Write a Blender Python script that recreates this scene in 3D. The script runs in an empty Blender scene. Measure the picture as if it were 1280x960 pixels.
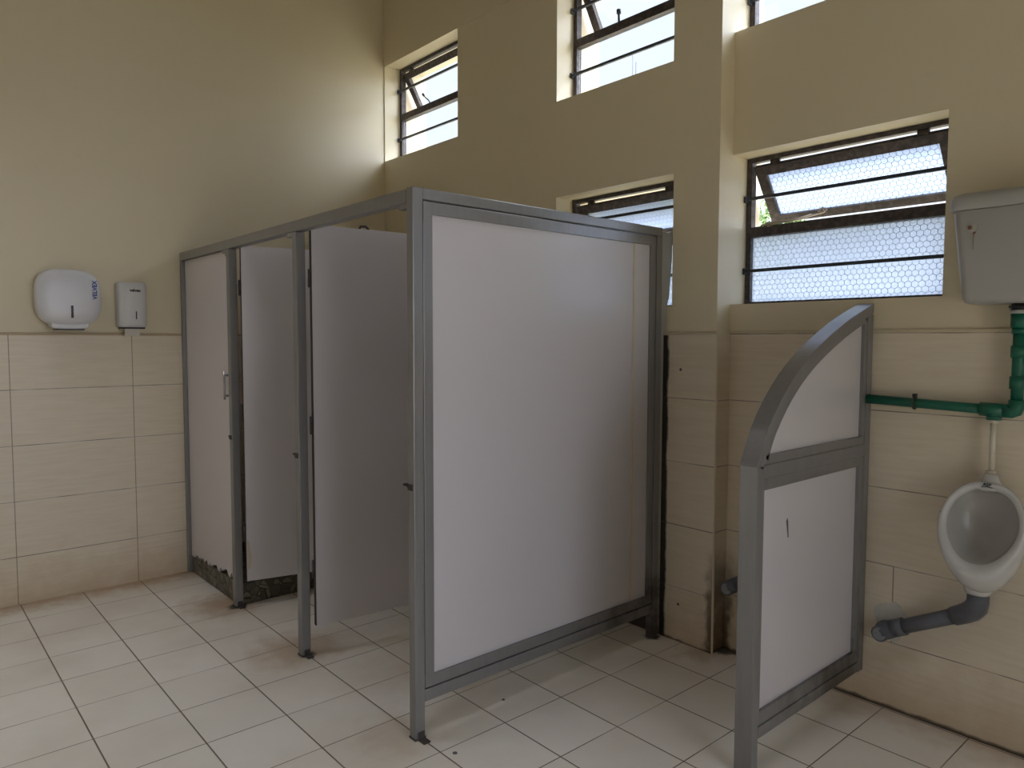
import bpy, bmesh, math, random
from mathutils import Vector, Matrix
random.seed(7)
S = bpy.context.scene
COL = S.collection
PI = math.pi

# ------------------------------------------------------------------ helpers
class MB:
    """collects shapes and links them as one mesh object"""
    def __init__(s): s.v = []; s.f = []; s.mi = []; s.sm = []
    def add(s, vs, fs, mi=0, smooth=False):
        o = len(s.v); s.v += [tuple(v) for v in vs]
        for f in fs: s.f.append([i + o for i in f]); s.mi.append(mi); s.sm.append(smooth)
    def box(s, a, b, mi=0):
        x0, y0, z0 = a; x1, y1, z1 = b
        s.add([(x0,y0,z0),(x1,y0,z0),(x1,y1,z0),(x0,y1,z0),(x0,y0,z1),(x1,y0,z1),(x1,y1,z1),(x0,y1,z1)],
              [(0,3,2,1),(4,5,6,7),(0,1,5,4),(1,2,6,5),(2,3,7,6),(3,0,4,7)], mi)
    def prism(s, poly, axis, a, b, mi=0):
        """polygon in the plane across axis, extruded from a to b"""
        n = len(poly)
        def P(p, t):
            return (t, p[0], p[1]) if axis == 'x' else (p[0], t, p[1]) if axis == 'y' else (p[0], p[1], t)
        vs = [P(p, a) for p in poly] + [P(p, b) for p in poly]
        s.add(vs, [tuple(range(n))[::-1], tuple(range(n, 2*n))] + [(i, (i+1) % n, n+(i+1) % n, n+i) for i in range(n)], mi)
    def tube(s, pts, r, n=12, mi=0, caps=True):
        pts = [Vector(p) for p in pts]; k = len(pts)
        rr = r if isinstance(r, (list, tuple)) else [r]*k
        rings = []; ref = None
        for i, p in enumerate(pts):
            d = (pts[min(i+1, k-1)] - pts[max(i-1, 0)]).normalized()
            if ref is None: ref = Vector((0,0,1)) if abs(d.z) < .9 else Vector((1,0,0))
            u = d.cross(ref).normalized(); w = u.cross(d).normalized(); ref = w
            rings.append([p + (u*math.cos(2*PI*j/n) + w*math.sin(2*PI*j/n))*rr[i] for j in range(n)])
        s.loft(rings, mi, caps, True)
    def loft(s, rings, mi=0, caps=True, smooth=True, closed=True):
        n = len(rings[0]); vs = [v for r in rings for v in r]; fs = []
        m = n if closed else n-1
        for i in range(len(rings)-1):
            for j in range(m): fs.append((i*n+j, i*n+(j+1) % n, (i+1)*n+(j+1) % n, (i+1)*n+j))
        s.add(vs, fs, mi, smooth)
        if caps:
            s.add(rings[0], [tuple(range(n))[::-1]], mi); s.add(rings[-1], [tuple(range(n))], mi)
    def cyl(s, a, b, r, n=20, mi=0): s.tube([a, b], r, n, mi)
    def build(s, name, mats, parent=None, bevel=0, loc=None, rot=None, seg=2):
        me = bpy.data.meshes.new(name); me.from_pydata(s.v, [], s.f)
        mats = mats if isinstance(mats, (list, tuple)) else [mats]
        for m in mats: me.materials.append(m)
        for p, mi, sm in zip(me.polygons, s.mi, s.sm): p.material_index = mi; p.use_smooth = sm
        bm = bmesh.new(); bm.from_mesh(me); bmesh.ops.remove_doubles(bm, verts=bm.verts, dist=1e-5)
        bmesh.ops.recalc_face_normals(bm, faces=bm.faces); bm.to_mesh(me); bm.free()
        o = bpy.data.objects.new(name, me); COL.objects.link(o)
        if loc: o.location = loc
        if rot: o.rotation_euler = rot
        if parent: o.parent = parent
        if bevel:
            b = o.modifiers.new('bevel', 'BEVEL'); b.width = bevel; b.segments = seg; b.limit_method = 'ANGLE'; b.angle_limit = math.radians(40)
        return o

def tag(o, label=None, cat=None, group=None, kind=None):
    if label: o['label'] = label
    if cat: o['category'] = cat
    if group: o['group'] = group
    if kind: o['kind'] = kind
    return o
def empty(name, loc, label=None, cat=None, group=None, kind=None, parent=None):
    o = bpy.data.objects.new(name, None); COL.objects.link(o); o.location = loc; o.empty_display_size = .05
    if parent: o.parent = parent
    return tag(o, label, cat, group, kind)
def sub(mb, name, mats, parent, **k):
    """a part given in world coordinates under a thing whose base is not at the origin"""
    base = Vector((0,0,0)); p = parent
    while p: base += p.location; p = p.parent
    mb.v = [tuple(Vector(v) - base) for v in mb.v]
    return mb.build(name, mats, parent, **k)
def text_mesh(body, size, mat, name, parent, loc, rot, spread=1.0, bold=.0):
    cu = bpy.data.curves.new('letters', 'FONT'); cu.body = body; cu.size = size; cu.align_x = 'CENTER'; cu.align_y = 'CENTER'
    cu.extrude = .0006; cu.offset = bold; cu.space_character = spread
    t = bpy.data.objects.new('letters', cu); COL.objects.link(t)
    bpy.context.view_layer.update()
    me = bpy.data.meshes.new_from_object(t.evaluated_get(bpy.context.evaluated_depsgraph_get()))
    bpy.data.objects.remove(t)
    me.materials.clear(); me.materials.append(mat)
    o = bpy.data.objects.new(name, me); COL.objects.link(o); o.parent = parent; o.location = loc; o.rotation_euler = rot
    return o

# ------------------------------------------------------------------ materials
class G:
    """small node graph writer"""
    def __init__(s, name):
        s.m = bpy.data.materials.new(name); s.m.use_nodes = True; s.t = s.m.node_tree; s.t.nodes.clear()
        s.out = s.n('ShaderNodeOutputMaterial')
        s._pos = None
    def n(s, ty, **k):
        nd = s.t.nodes.new(ty)
        for a, b in k.items(): setattr(nd, a, b)
        return nd
    def put(s, sock, v):
        if hasattr(v, 'is_output') or isinstance(v, bpy.types.NodeSocket): s.t.links.new(v, sock)
        elif isinstance(v, (tuple, list)):
            sock.default_value = tuple(v) + (1,) if len(v) == 3 and sock.type == 'RGBA' else v
        else: sock.default_value = v
    def math(s, op, a, b=0, c=None, clamp=False):
        nd = s.n('ShaderNodeMath', operation=op); nd.use_clamp = clamp
        s.put(nd.inputs[0], a); s.put(nd.inputs[1], b)
        if c is not None: s.put(nd.inputs[2], c)
        return nd.outputs[0]
    def pos(s):
        if s._pos is None:
            g = s.n('ShaderNodeNewGeometry'); x = s.n('ShaderNodeSeparateXYZ'); s.t.links.new(g.outputs['Position'], x.inputs[0])
            s._pos = (g.outputs['Position'], x.outputs[0], x.outputs[1], x.outputs[2])
        return s._pos
    def vec(s, x, y, z):
        c = s.n('ShaderNodeCombineXYZ')
        for i, v in enumerate((x, y, z)): s.put(c.inputs[i], v)
        return c.outputs[0]
    def noise(s, v, scale, detail=3, rough=.55):
        nd = s.n('ShaderNodeTexNoise'); s.put(nd.inputs['Vector'], v); nd.inputs['Scale'].default_value = scale
        nd.inputs['Detail'].default_value = detail; nd.inputs['Roughness'].default_value = rough
        return nd.outputs['Fac']
    def ramp(s, v, a, b, lo=0., hi=1.):
        nd = s.n('ShaderNodeMapRange'); s.put(nd.inputs[0], v)
        for i, x in enumerate((a, b, lo, hi)): nd.inputs[i+1].default_value = x
        nd.interpolation_type = 'SMOOTHSTEP'
        return nd.outputs[0]
    def mix(s, f, a, b, mode='MIX'):
        nd = s.n('ShaderNodeMix', data_type='RGBA', blend_type=mode)
        s.put(nd.inputs[0], f); s.put(nd.inputs[6], a); s.put(nd.inputs[7], b)
        return nd.outputs[2]
    def bsdf(s, col, rough=.5, metal=0., spec=.5, bump=None, bstr=.2, bdist=.002, **k):
        b = s.n('ShaderNodeBsdfPrincipled')
        s.put(b.inputs['Base Color'], col); s.put(b.inputs['Roughness'], rough); s.put(b.inputs['Metallic'], metal)
        s.put(b.inputs['Specular IOR Level'], spec)
        for a, v in k.items(): s.put(b.inputs[a.replace('_', ' ')], v)
        if bump is not None:
            bn = s.n('ShaderNodeBump'); bn.inputs['Strength'].default_value = bstr; bn.inputs['Distance'].default_value = bdist
            s.put(bn.inputs['Height'], bump); s.t.links.new(bn.outputs[0], b.inputs['Normal'])
        s.t.links.new(b.outputs[0], s.out.inputs[0])
        return s.m
    def line(s, v, step, off, w):
        """1 on lines of width w at off + k*step"""
        a = s.math('SUBTRACT', v, off - step*.5)
        a = s.math('FLOORED_MODULO', a, step); a = s.math('ABSOLUTE', s.math('SUBTRACT', a, step*.5))
        return s.math('SUBTRACT', 1, s.ramp(a, w*.5, w*.5 + .0012))
    def spot(s, x, y, r, soft=.5, warp=None):
        p = s.pos(); d = s.math('SQRT', s.math('ADD', s.math('POWER', s.math('SUBTRACT', p[1], x), 2), s.math('POWER', s.math('SUBTRACT', p[2], y), 2)))
        if warp is not None: d = s.math('ADD', d, warp)
        return s.math('SUBTRACT', 1, s.ramp(d, r*(1-soft), r*(1+soft)))

def plain(name, col, rough=.5, metal=0., spec=.5, var=.06, scale=30, bump=None, **k):
    g = G(name); p = g.pos()[0]
    c = g.mix(g.noise(p, scale, 4), tuple(x*(1-var) for x in col), tuple(min(1, x*(1+var)) for x in col))
    return g.bsdf(c, rough, metal, spec, bump=(g.noise(p, bump[0], 4) if bump else None), bstr=(bump[1] if bump else .1), **k)

def floor_mat():
    g = G('floor_tile'); P, x, y, z = g.pos()
    ly = g.line(y, .2965, -2.391, .0042); lx = g.line(x, .2943, .5749, .003)
    nz = g.noise(P, 9, 5, .65)
    # tone of each tile
    ix = g.math('FLOOR', g.math('DIVIDE', g.math('SUBTRACT', x, .5749), .2943)); iy = g.math('FLOOR', g.math('DIVIDE', g.math('ADD', y, 2.391), .2965))
    wn = g.n('ShaderNodeTexWhiteNoise'); g.put(wn.inputs['Vector'], g.vec(ix, iy, 0))
    c = g.mix(wn.outputs['Value'], (.76, .72, .625), (.82, .785, .70))
    c = g.mix(g.ramp(g.noise(P, 2.2, 4), .35, .75, 0, .35), c, (.52, .44, .33))
    # rust brown dirt gathered along the walls and around the post feet
    warp = g.math('MULTIPLY', g.math('SUBTRACT', nz, .5), .34)
    dirt = g.math('SUBTRACT', 1, g.ramp(g.math('ADD', x, warp), .0, .22))
    dirt = g.math('MAXIMUM', dirt, g.math('MULTIPLY', g.ramp(g.math('ADD', y, warp), -.20, .02), .55))
    for sx, sy, r, a in ((.72, -1.56, .16, .9), (1.50, -1.53, .16, .75), (2.45, -1.56, .12, .35), (2.76, -.10, .10, .7), (2.05, -1.1, .25, .45), (3.42, -.05, .12, .5)):
        dirt = g.math('MAXIMUM', dirt, g.math('MULTIPLY', g.spot(sx, sy, r, .8, warp), a))
    c = g.mix(g.math('MULTIPLY', dirt, .75), c, (.36, .20, .07))
    mud = None
    w2 = g.math('MULTIPLY', g.math('SUBTRACT', g.noise(P, 34, 4), .5), .06)
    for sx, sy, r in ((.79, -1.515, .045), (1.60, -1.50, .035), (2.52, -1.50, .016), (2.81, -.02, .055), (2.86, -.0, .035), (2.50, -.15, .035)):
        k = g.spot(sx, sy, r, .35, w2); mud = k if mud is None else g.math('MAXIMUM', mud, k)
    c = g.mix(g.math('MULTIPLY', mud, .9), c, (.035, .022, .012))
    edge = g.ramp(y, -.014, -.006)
    lines = g.math('MAXIMUM', g.math('MULTIPLY', ly, .92), g.math('MULTIPLY', lx, g.ramp(g.noise(P, 3, 2), .3, .6, .45, .95)))
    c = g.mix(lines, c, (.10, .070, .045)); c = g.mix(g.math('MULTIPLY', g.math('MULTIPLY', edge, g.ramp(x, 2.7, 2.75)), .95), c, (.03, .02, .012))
    c = g.mix(g.ramp(g.noise(P, 60, 2), .72, .76, 0, .18), c, (.18, .12, .08))
    rough = g.math('ADD', .22, g.math('MULTIPLY', nz, .22))
    h = g.math('SUBTRACT', 1, lines)
    return g.bsdf(c, rough, 0, .45, bump=h, bstr=.5, bdist=.0015)

def tile_mat(name, axis, joint_step, joint_off, only_row=None):
    """cream wall tiles 60 x 30 with thin joints"""
    g = G(name); P, x, y, z = g.pos()
    u = x if axis == 'x' else y
    lz = g.line(z, .3, .2601, .0028)
    lu = g.line(u, joint_step, joint_off, .0028)
    if only_row: lu = g.math('MULTIPLY', lu, g.math('MULTIPLY', g.math('GREATER_THAN', z, only_row[0]), g.math('LESS_THAN', z, only_row[1])))
    lip = g.math('MULTIPLY', g.line(z, .3, .2601 - .0042, .004), g.ramp(g.noise(P, 4, 2), .4, .55))
    stretch = g.vec(g.math('MULTIPLY', x, 3), g.math('MULTIPLY', y, 3), g.math('MULTIPLY', z, 42))
    c = g.mix(g.ramp(g.noise(stretch, 1.6, 5, .6), .3, .7), (.715, .625, .475), (.77, .69, .55))
    wn = g.n('ShaderNodeTexWhiteNoise')
    g.put(wn.inputs['Vector'], g.vec(g.math('FLOOR', g.math('DIVIDE', g.math('SUBTRACT', u, joint_off), joint_step)), g.math('FLOOR', g.math('DIVIDE', g.math('SUBTRACT', z, .2601), .3)), 0))
    c = g.mix(g.math('MULTIPLY', wn.outputs['Value'], .25), c, (.70, .63, .51))
    c = g.mix(g.math('MULTIPLY', lip, .5), c, (.78, .72, .62))
    nz = g.noise(P, 7, 5, .65); warp = g.math('MULTIPLY', g.math('SUBTRACT', nz, .5), .5)
    dirt = g.math('SUBTRACT', 1, g.ramp(g.math('ADD', z, warp), -.05, .34))
    c = g.mix(g.math('MULTIPLY', dirt, .42), c, (.44, .29, .13))
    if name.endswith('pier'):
        gap_shade = g.math('SUBTRACT', 1, g.ramp(g.math('ADD', x, g.math('MULTIPLY', warp, .06)), 2.530, 2.545)); c = g.mix(g.math('MULTIPLY', gap_shade, .95), c, (.012, .010, .008))  # black shade of the gap beside the end panel, painted on the tile
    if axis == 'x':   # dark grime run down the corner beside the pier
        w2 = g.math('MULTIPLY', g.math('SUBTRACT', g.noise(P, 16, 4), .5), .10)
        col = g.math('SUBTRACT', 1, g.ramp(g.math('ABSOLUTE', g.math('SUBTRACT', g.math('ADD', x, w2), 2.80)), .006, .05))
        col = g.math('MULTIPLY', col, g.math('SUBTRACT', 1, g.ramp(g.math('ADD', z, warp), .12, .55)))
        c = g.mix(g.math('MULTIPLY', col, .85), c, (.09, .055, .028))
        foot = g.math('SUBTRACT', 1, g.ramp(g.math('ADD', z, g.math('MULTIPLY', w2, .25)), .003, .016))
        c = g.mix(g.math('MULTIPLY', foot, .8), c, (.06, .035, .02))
    ln = g.math('MAXIMUM', g.math('MULTIPLY', lz, g.ramp(g.noise(P, 5, 2), .35, .6, .35, .85)), g.math('MULTIPLY', lu, .75))
    c = g.mix(ln, c, (.17, .12, .075))
    return g.bsdf(c, .36, 0, .4, bump=g.math('SUBTRACT', 1, ln), bstr=.4, bdist=.001)

def paint_mat():
    g = G('cream_paint'); P = g.pos()[0]
    c = g.mix(g.noise(P, 1.3, 3), (.69, .61, .44), (.74, .665, .495))
    c = g.mix(g.ramp(g.noise(P, 14, 5), .62, .8, 0, .15), c, (.55, .47, .33))
    return g.bsdf(c, .42, 0, .35, bump=g.noise(P, 40, 3), bstr=.06)

def steel_mat(name='silver_grey_paint', c0=(.225, .222, .222), c1=(.285, .282, .282)):
    """silver grey painted tube, darkened by old mould patches low down, more toward the back as painted shade"""
    g = G(name); P, x, y, z = g.pos()
    st = g.vec(g.math('MULTIPLY', x, 40), g.math('MULTIPLY', y, 40), g.math('MULTIPLY', z, 3))
    c = g.mix(g.noise(st, 1.2, 4), c0, c1)
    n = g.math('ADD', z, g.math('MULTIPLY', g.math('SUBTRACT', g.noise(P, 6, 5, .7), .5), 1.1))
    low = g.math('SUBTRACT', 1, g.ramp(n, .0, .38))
    back = g.ramp(y, -.9, -.25)  # darkening grows toward the back, painting in the shade there
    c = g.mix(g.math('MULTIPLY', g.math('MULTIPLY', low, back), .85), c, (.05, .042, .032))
    return g.bsdf(c, .30, .40, .5, bump=g.noise(P, 90, 2), bstr=.04)

def laminate_mat(name, col, rough=.3):
    g = G(name); P, x, y, z = g.pos()
    c = g.mix(g.noise(P, 2.5, 4), tuple(v*.97 for v in col), col)
    c = g.mix(g.ramp(g.noise(P, 24, 5), .68, .8, 0, .12), c, (.42, .36, .28))
    return g.bsdf(c, rough, 0, .8, bump=g.noise(P, 3, 2), bstr=.03)

def rust_mat():
    g = G('brown_window_steel'); P = g.pos()[0]
    c = g.mix(g.ramp(g.noise(P, 40, 5), .4, .65), (.050, .041, .040), (.095, .078, .074))
    return g.bsdf(c, .55, .1, .4, bump=g.noise(P, 120, 4), bstr=.3)

def stone_mat():
    g = G('broken_stone_tile'); P, x, y, z = g.pos()
    v = g.n('ShaderNodeTexVoronoi', feature='DISTANCE_TO_EDGE'); g.put(v.inputs['Vector'], P); v.inputs['Scale'].default_value = 24; v.inputs['Randomness'].default_value = .95
    w = g.n('ShaderNodeTexVoronoi', feature='F1'); g.put(w.inputs['Vector'], P); w.inputs['Scale'].default_value = 24; w.inputs['Randomness'].default_value = .95
    bw = g.n('ShaderNodeSeparateColor'); g.t.links.new(w.outputs['Color'], bw.inputs[0])
    c = g.mix(bw.outputs[0], (.09, .085, .058), (.25, .235, .175))
    c = g.mix(g.ramp(g.noise(P, 12, 4), .4, .7, 0, .6), c, (.08, .07, .05))
    c = g.mix(g.ramp(v.outputs['Distance'], .02, .055, .9, 0), c, (.025, .02, .015))
    return g.bsdf(c, .5, 0, .4, bump=g.ramp(v.outputs['Distance'], 0, .06), bstr=.6, bdist=.003)

def glass_mats():
    g = G('clear_glass'); t = g.n('ShaderNodeBsdfTransparent'); t.inputs[0].default_value = (.93, .95, .96, 1)
    gl = g.n('ShaderNodeBsdfGlossy'); gl.inputs['Roughness'].default_value = .03
    m = g.n('ShaderNodeMixShader'); m.inputs[0].default_value = .06
    g.t.links.new(t.outputs[0], m.inputs[1]); g.t.links.new(gl.outputs[0], m.inputs[2]); g.t.links.new(m.outputs[0], g.out.inputs[0])
    h = G('wired_obscure_glass'); P = h.pos()[0]
    t = h.n('ShaderNodeBsdfTransparent'); t.inputs[0].default_value = (.62, .66, .72, 1)
    tr = h.n('ShaderNodeBsdfTranslucent'); h.put(tr.inputs[0], h.mix(h.noise(P, 70, 2), (.36, .41, .48), (.44, .48, .54)))
    gl = h.n('ShaderNodeBsdfGlossy'); gl.inputs['Roughness'].default_value = .15
    m = h.n('ShaderNodeMixShader'); m.inputs[0].default_value = .6
    h.t.links.new(t.outputs[0], m.inputs[1]); h.t.links.new(tr.outputs[0], m.inputs[2])
    m2 = h.n('ShaderNodeMixShader'); m2.inputs[0].default_value = .05
    h.t.links.new(m.outputs[0], m2.inputs[1]); h.t.links.new(gl.outputs[0], m2.inputs[2]); h.t.links.new(m2.outputs[0], h.out.inputs[0])
    return g.m, h.m

M = dict(
    floor=floor_mat(), paint=paint_mat(), tile_left=tile_mat('cream_wall_tile_left', 'y', .594, -2.399),
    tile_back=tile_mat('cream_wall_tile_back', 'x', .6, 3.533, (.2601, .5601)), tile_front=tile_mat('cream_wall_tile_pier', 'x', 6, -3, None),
    steel=steel_mat(), laminate=laminate_mat('white_laminate', (.625, .598, .615)), rust=rust_mat(), stone=stone_mat(),
    bar=plain('black_bar_paint', (.035, .04, .055), .5), seam=plain('yellowed_joint_strip', (.62, .55, .42), .5, var=.15),
    plastic=plain('white_plastic', (.66, .665, .69), .28, var=.02, scale=8), plastic_dim=plain('grey_white_plastic', (.60, .60, .60), .35, var=.04, scale=8),
    ceramic=plain('white_ceramic', (.60, .60, .575), .14, spec=.6, var=.04, scale=5), cistern=plain('shaded_cistern_plastic', (.42, .415, .395), .4, var=.04, scale=8), black=plain('black_plastic', (.012, .012, .013), .4),  # cistern grey is darkened to carry its shade in the colour
    green=plain('green_pipe_plastic', (.004, .115, .070), .38, var=.15, scale=20), cream_tube=plain('cream_flush_tube', (.66, .61, .50), .35),
    pvc=plain('grey_pipe_plastic', (.115, .12, .135), .42, var=.2, scale=25), pvc_light=plain('pale_grey_plug', (.26, .27, .28), .5, var=.2, scale=60),
    chrome=plain('dull_chrome', (.42, .42, .42), .28, .9), dark_metal=plain('dark_latch_metal', (.05, .045, .04), .4, .6),
    blue=plain('blue_ink', (.02, .06, .30), .5), ink=plain('black_ink', (.02, .02, .03), .5), paper=plain('tissue_paper', (.66, .62, .57), .9),
    edge=plain('dark_board_edge', (.06, .05, .045), .7, var=.3), cement=plain('pale_cement', (.60, .58, .52), .8, var=.15, scale=40, bump=(60, .3)),
    ground=plain('dry_grass_ground', (.28, .25, .17), .9, var=.4, scale=2), leaf=plain('tree_leaf', (.10, .17, .04), .6, var=.6, scale=3),
    bark=plain('tree_bark', (.12, .09, .06), .9, var=.3), wire=plain('glass_wire', (.12, .15, .20), .5), render=plain('outside_render', (.62, .60, .56), .8),
    scuff=plain('dark_scuff', (.10, .095, .10), .7), brown=plain('brown_stain', (.20, .09, .045), .6), ply=plain('bare_board_patch', (.58, .51, .40), .7),
    roof=plain('painted_ceiling', (.42, .39, .34), .7))
M['tan'] = plain('unseen_wall_dark_tone', (.40, .345, .26), .6, scale=4)  # dark tone for the unseen walls, chosen to cut bounced light
M['closer'] = steel_mat('pale_grey_closer', (.40,.40,.40), (.47,.47,.465))
M['glass'], M['wired'] = glass_mats()

# ------------------------------------------------------------------ the room
XR, YF, ZC, YB = 6.4, -4.7, 4.0, .245
def holed(mb, axis, u0, u1, z0, z1, a, b, holes):
    """wall slab across axis between a and b, with rectangular holes and their reveals"""
    us = sorted({u0, u1, *[h[0] for h in holes], *[h[1] for h in holes]}); zs = sorted({z0, z1, *[h[2] for h in holes], *[h[3] for h in holes]})
    def P(u, t, z): return (u, t, z) if axis == 'y' else (t, u, z)
    def solid(i, j):
        if not (0 <= i < len(us)-1 and 0 <= j < len(zs)-1): return False
        cu, cz = (us[i]+us[i+1])/2, (zs[j]+zs[j+1])/2
        return not any(h[0] < cu < h[1] and h[2] < cz < h[3] for h in holes)
    def hole(i, j): return 0 <= i < len(us)-1 and 0 <= j < len(zs)-1 and not solid(i, j)
    for i in range(len(us)-1):
        for j in range(len(zs)-1):
            A, B, C, D = us[i], us[i+1], zs[j], zs[j+1]
            if solid(i, j):
                for t in (a, b): mb.add([P(A,t,C), P(B,t,C), P(B,t,D), P(A,t,D)], [(0,1,2,3)])
                for (ii, jj, q) in ((i-1,j,((A,C),(A,D))), (i+1,j,((B,C),(B,D))), (i,j-1,((A,C),(B,C))), (i,j+1,((A,D),(B,D)))):
                    if not solid(ii, jj):
                        (p, r), (s, t) = q
                        mb.add([P(p,a,r), P(s,a,t), P(s,b,t), P(p,b,r)], [(0,1,2,3)])

b = MB(); b.box((-.3, YF-.3, -.12), (XR+.3, YB, 0)); tag(b.build('floor', M['floor']), kind='structure')
SKY = [(.75, 1.4), (3.0, 3.75)]; SY0, SY1, SH = -3.75, -2.65, 1.1   # two unseen roof lights in deep upstands, added to brighten the floor
b = MB(); holed_x = [-.3, SKY[0][0], SKY[0][1], SKY[1][0], SKY[1][1], XR+.3]
b.box((-.3, YF-.3, ZC), (XR+.3, SY0, ZC+SH)); b.box((-.3, SY1, ZC), (XR+.3, YB+.25, ZC+SH))
for k in (0, 2, 4): b.box((holed_x[k], SY0, ZC), (holed_x[k+1], SY1, ZC+SH))
tag(b.build('ceiling', M['roof']), kind='structure')

b = MB(); b.box((-.25, YF, 0), (-.008, -.095, ZC)); b.box((-.25, -.095, 0), (0, YB+.02, ZC))
wl = tag(b.build('wall_left', M['paint']), kind='structure')
b = MB(); b.box((-.008, YF, 0), (0, -.105, 1.452)); b.build('tile_dado', M['tile_left'], wl)
b = MB(); b.box((-.008, YF, 1.452), (.004, -.105, 1.466)); b.build('tile_capping', plain('tan_tile_capping', (.46, .36, .22), .5), wl, bevel=.002)

# the window wall: a thicker left length and, past the pier, a thinner length
HL = [(0, .875, 2.72, 3.40), (1.765, 2.535, 2.722, 3.40), (1.765, 2.545, 1.592, 2.208)]
HR = [(2.79, 3.665, 1.594, 2.2625), (2.79, 3.66, 2.80, 3.46), (4.45, 5.32, 1.594, 2.2625), (4.45, 5.32, 2.80, 3.46)]  # last two openings added out of view for more light
b = MB(); holed(b, 'y', 0, 2.79, 0, ZC, -.095, YB, HL)
wb = tag(b.build('wall_back', M['paint']), kind='structure')
b = MB(); holed(b, 'y', 2.79, XR, 0, ZC, .008, YB, HR); b.build('wall_length', M['paint'], wb)
b = MB(); b.box((.0, -.101, 3.385), (2.79, -.0955, ZC-.001)); b.build('lintel_band', M['paint'], wb, bevel=.002)
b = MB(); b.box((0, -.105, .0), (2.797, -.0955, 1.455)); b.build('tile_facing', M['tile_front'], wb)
b = MB(); b.box((2.7905, -.0955, 0), (2.800, -.0005, 1.455)); b.build('tile_return', M['tile_back'], wb)
b = MB(); b.box((2.8005, 0, 0), (XR, .0075, 1.463)); b.build('tile_dado', M['tile_back'], wb)
b = MB(); b.box((2.8005, -.0015, 1.463), (XR, .0075, 1.474)); b.build('tile_capping', plain('cream_tile_capping', (.62, .54, .38), .5), wb, bevel=.002)
b = MB(); b.prism([(2.7972,-.105),(2.8,-.104),(2.803,-.101),(2.804,-.0965),(2.8005,-.0958),(2.7972,-.0958)], 'z', 0, 1.455); b.build('corner_trim', plain('cream_corner_trim', (.66, .57, .42), .4), wb)
b = MB(); b.box((2.512, -.112, 1.455), (2.80, -.0955, 1.464)); b.build('tile_capping', plain('pale_tile_capping', (.66, .59, .45), .5), wb, bevel=.002)
for hx, hz in ((2.608, 1.295), (2.615, .181)):
    b = MB(); b.cyl((hx, -.1062, hz), (hx, -.1045, hz), .007, 10); b.build('screw_hole', M['scuff'], wb)

# unseen walls behind and right of camera, openings added to light the room
HF = [(1.0, 1.3, 0, 2.1)]
HS = [(-2.5, -1.1, .5, 2.4)]
b = MB(); holed(b, 'y', -.25, XR+.25, 0, ZC, YF-.25, YF, HF); tag(b.build('unseen_wall_front', M['tan']), kind='structure')
b = MB(); holed(b, 'x', YF, YB, 0, ZC, XR, XR+.25, HS); tag(b.build('unseen_wall_right', M['tan']), kind='structure')

# ------------------------------------------------------------------ windows
def hex_wire(mb, x0, x1, z0, z1, y, s=.0145, w=.0017):
    """hexagonal wire lattice as flat strips"""
    h = s*math.sqrt(3)/2; row = 0; z = z0
    def seg(p, q):
        p = [min(max(p[0], x0), x1), min(max(p[1], z0), z1)]; q = [min(max(q[0], x0), x1), min(max(q[1], z0), z1)]
        d = Vector((q[0]-p[0], q[1]-p[1]))
        if d.length < .002: return
        n = Vector((-d.y, d.x)).normalized()*w*.5
        mb.add([(p[0]+n.x, y, p[1]+n.y), (q[0]+n.x, y, q[1]+n.y), (q[0]-n.x, y, q[1]-n.y), (p[0]-n.x, y, p[1]-n.y)], [(0,1,2,3)], 1)
    while z < z1 + s:
        x = x0 + (h if row % 2 else 0)
        while x < x1 + 2*h:
            c = [(x + s*math.sin(k*PI/3), z + s*math.cos(k*PI/3)) for k in range(6)]
            for k in (0, 1, 2): seg(c[k], c[k+1])
            x += 2*h
        z += 1.5*s; row += 1

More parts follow.
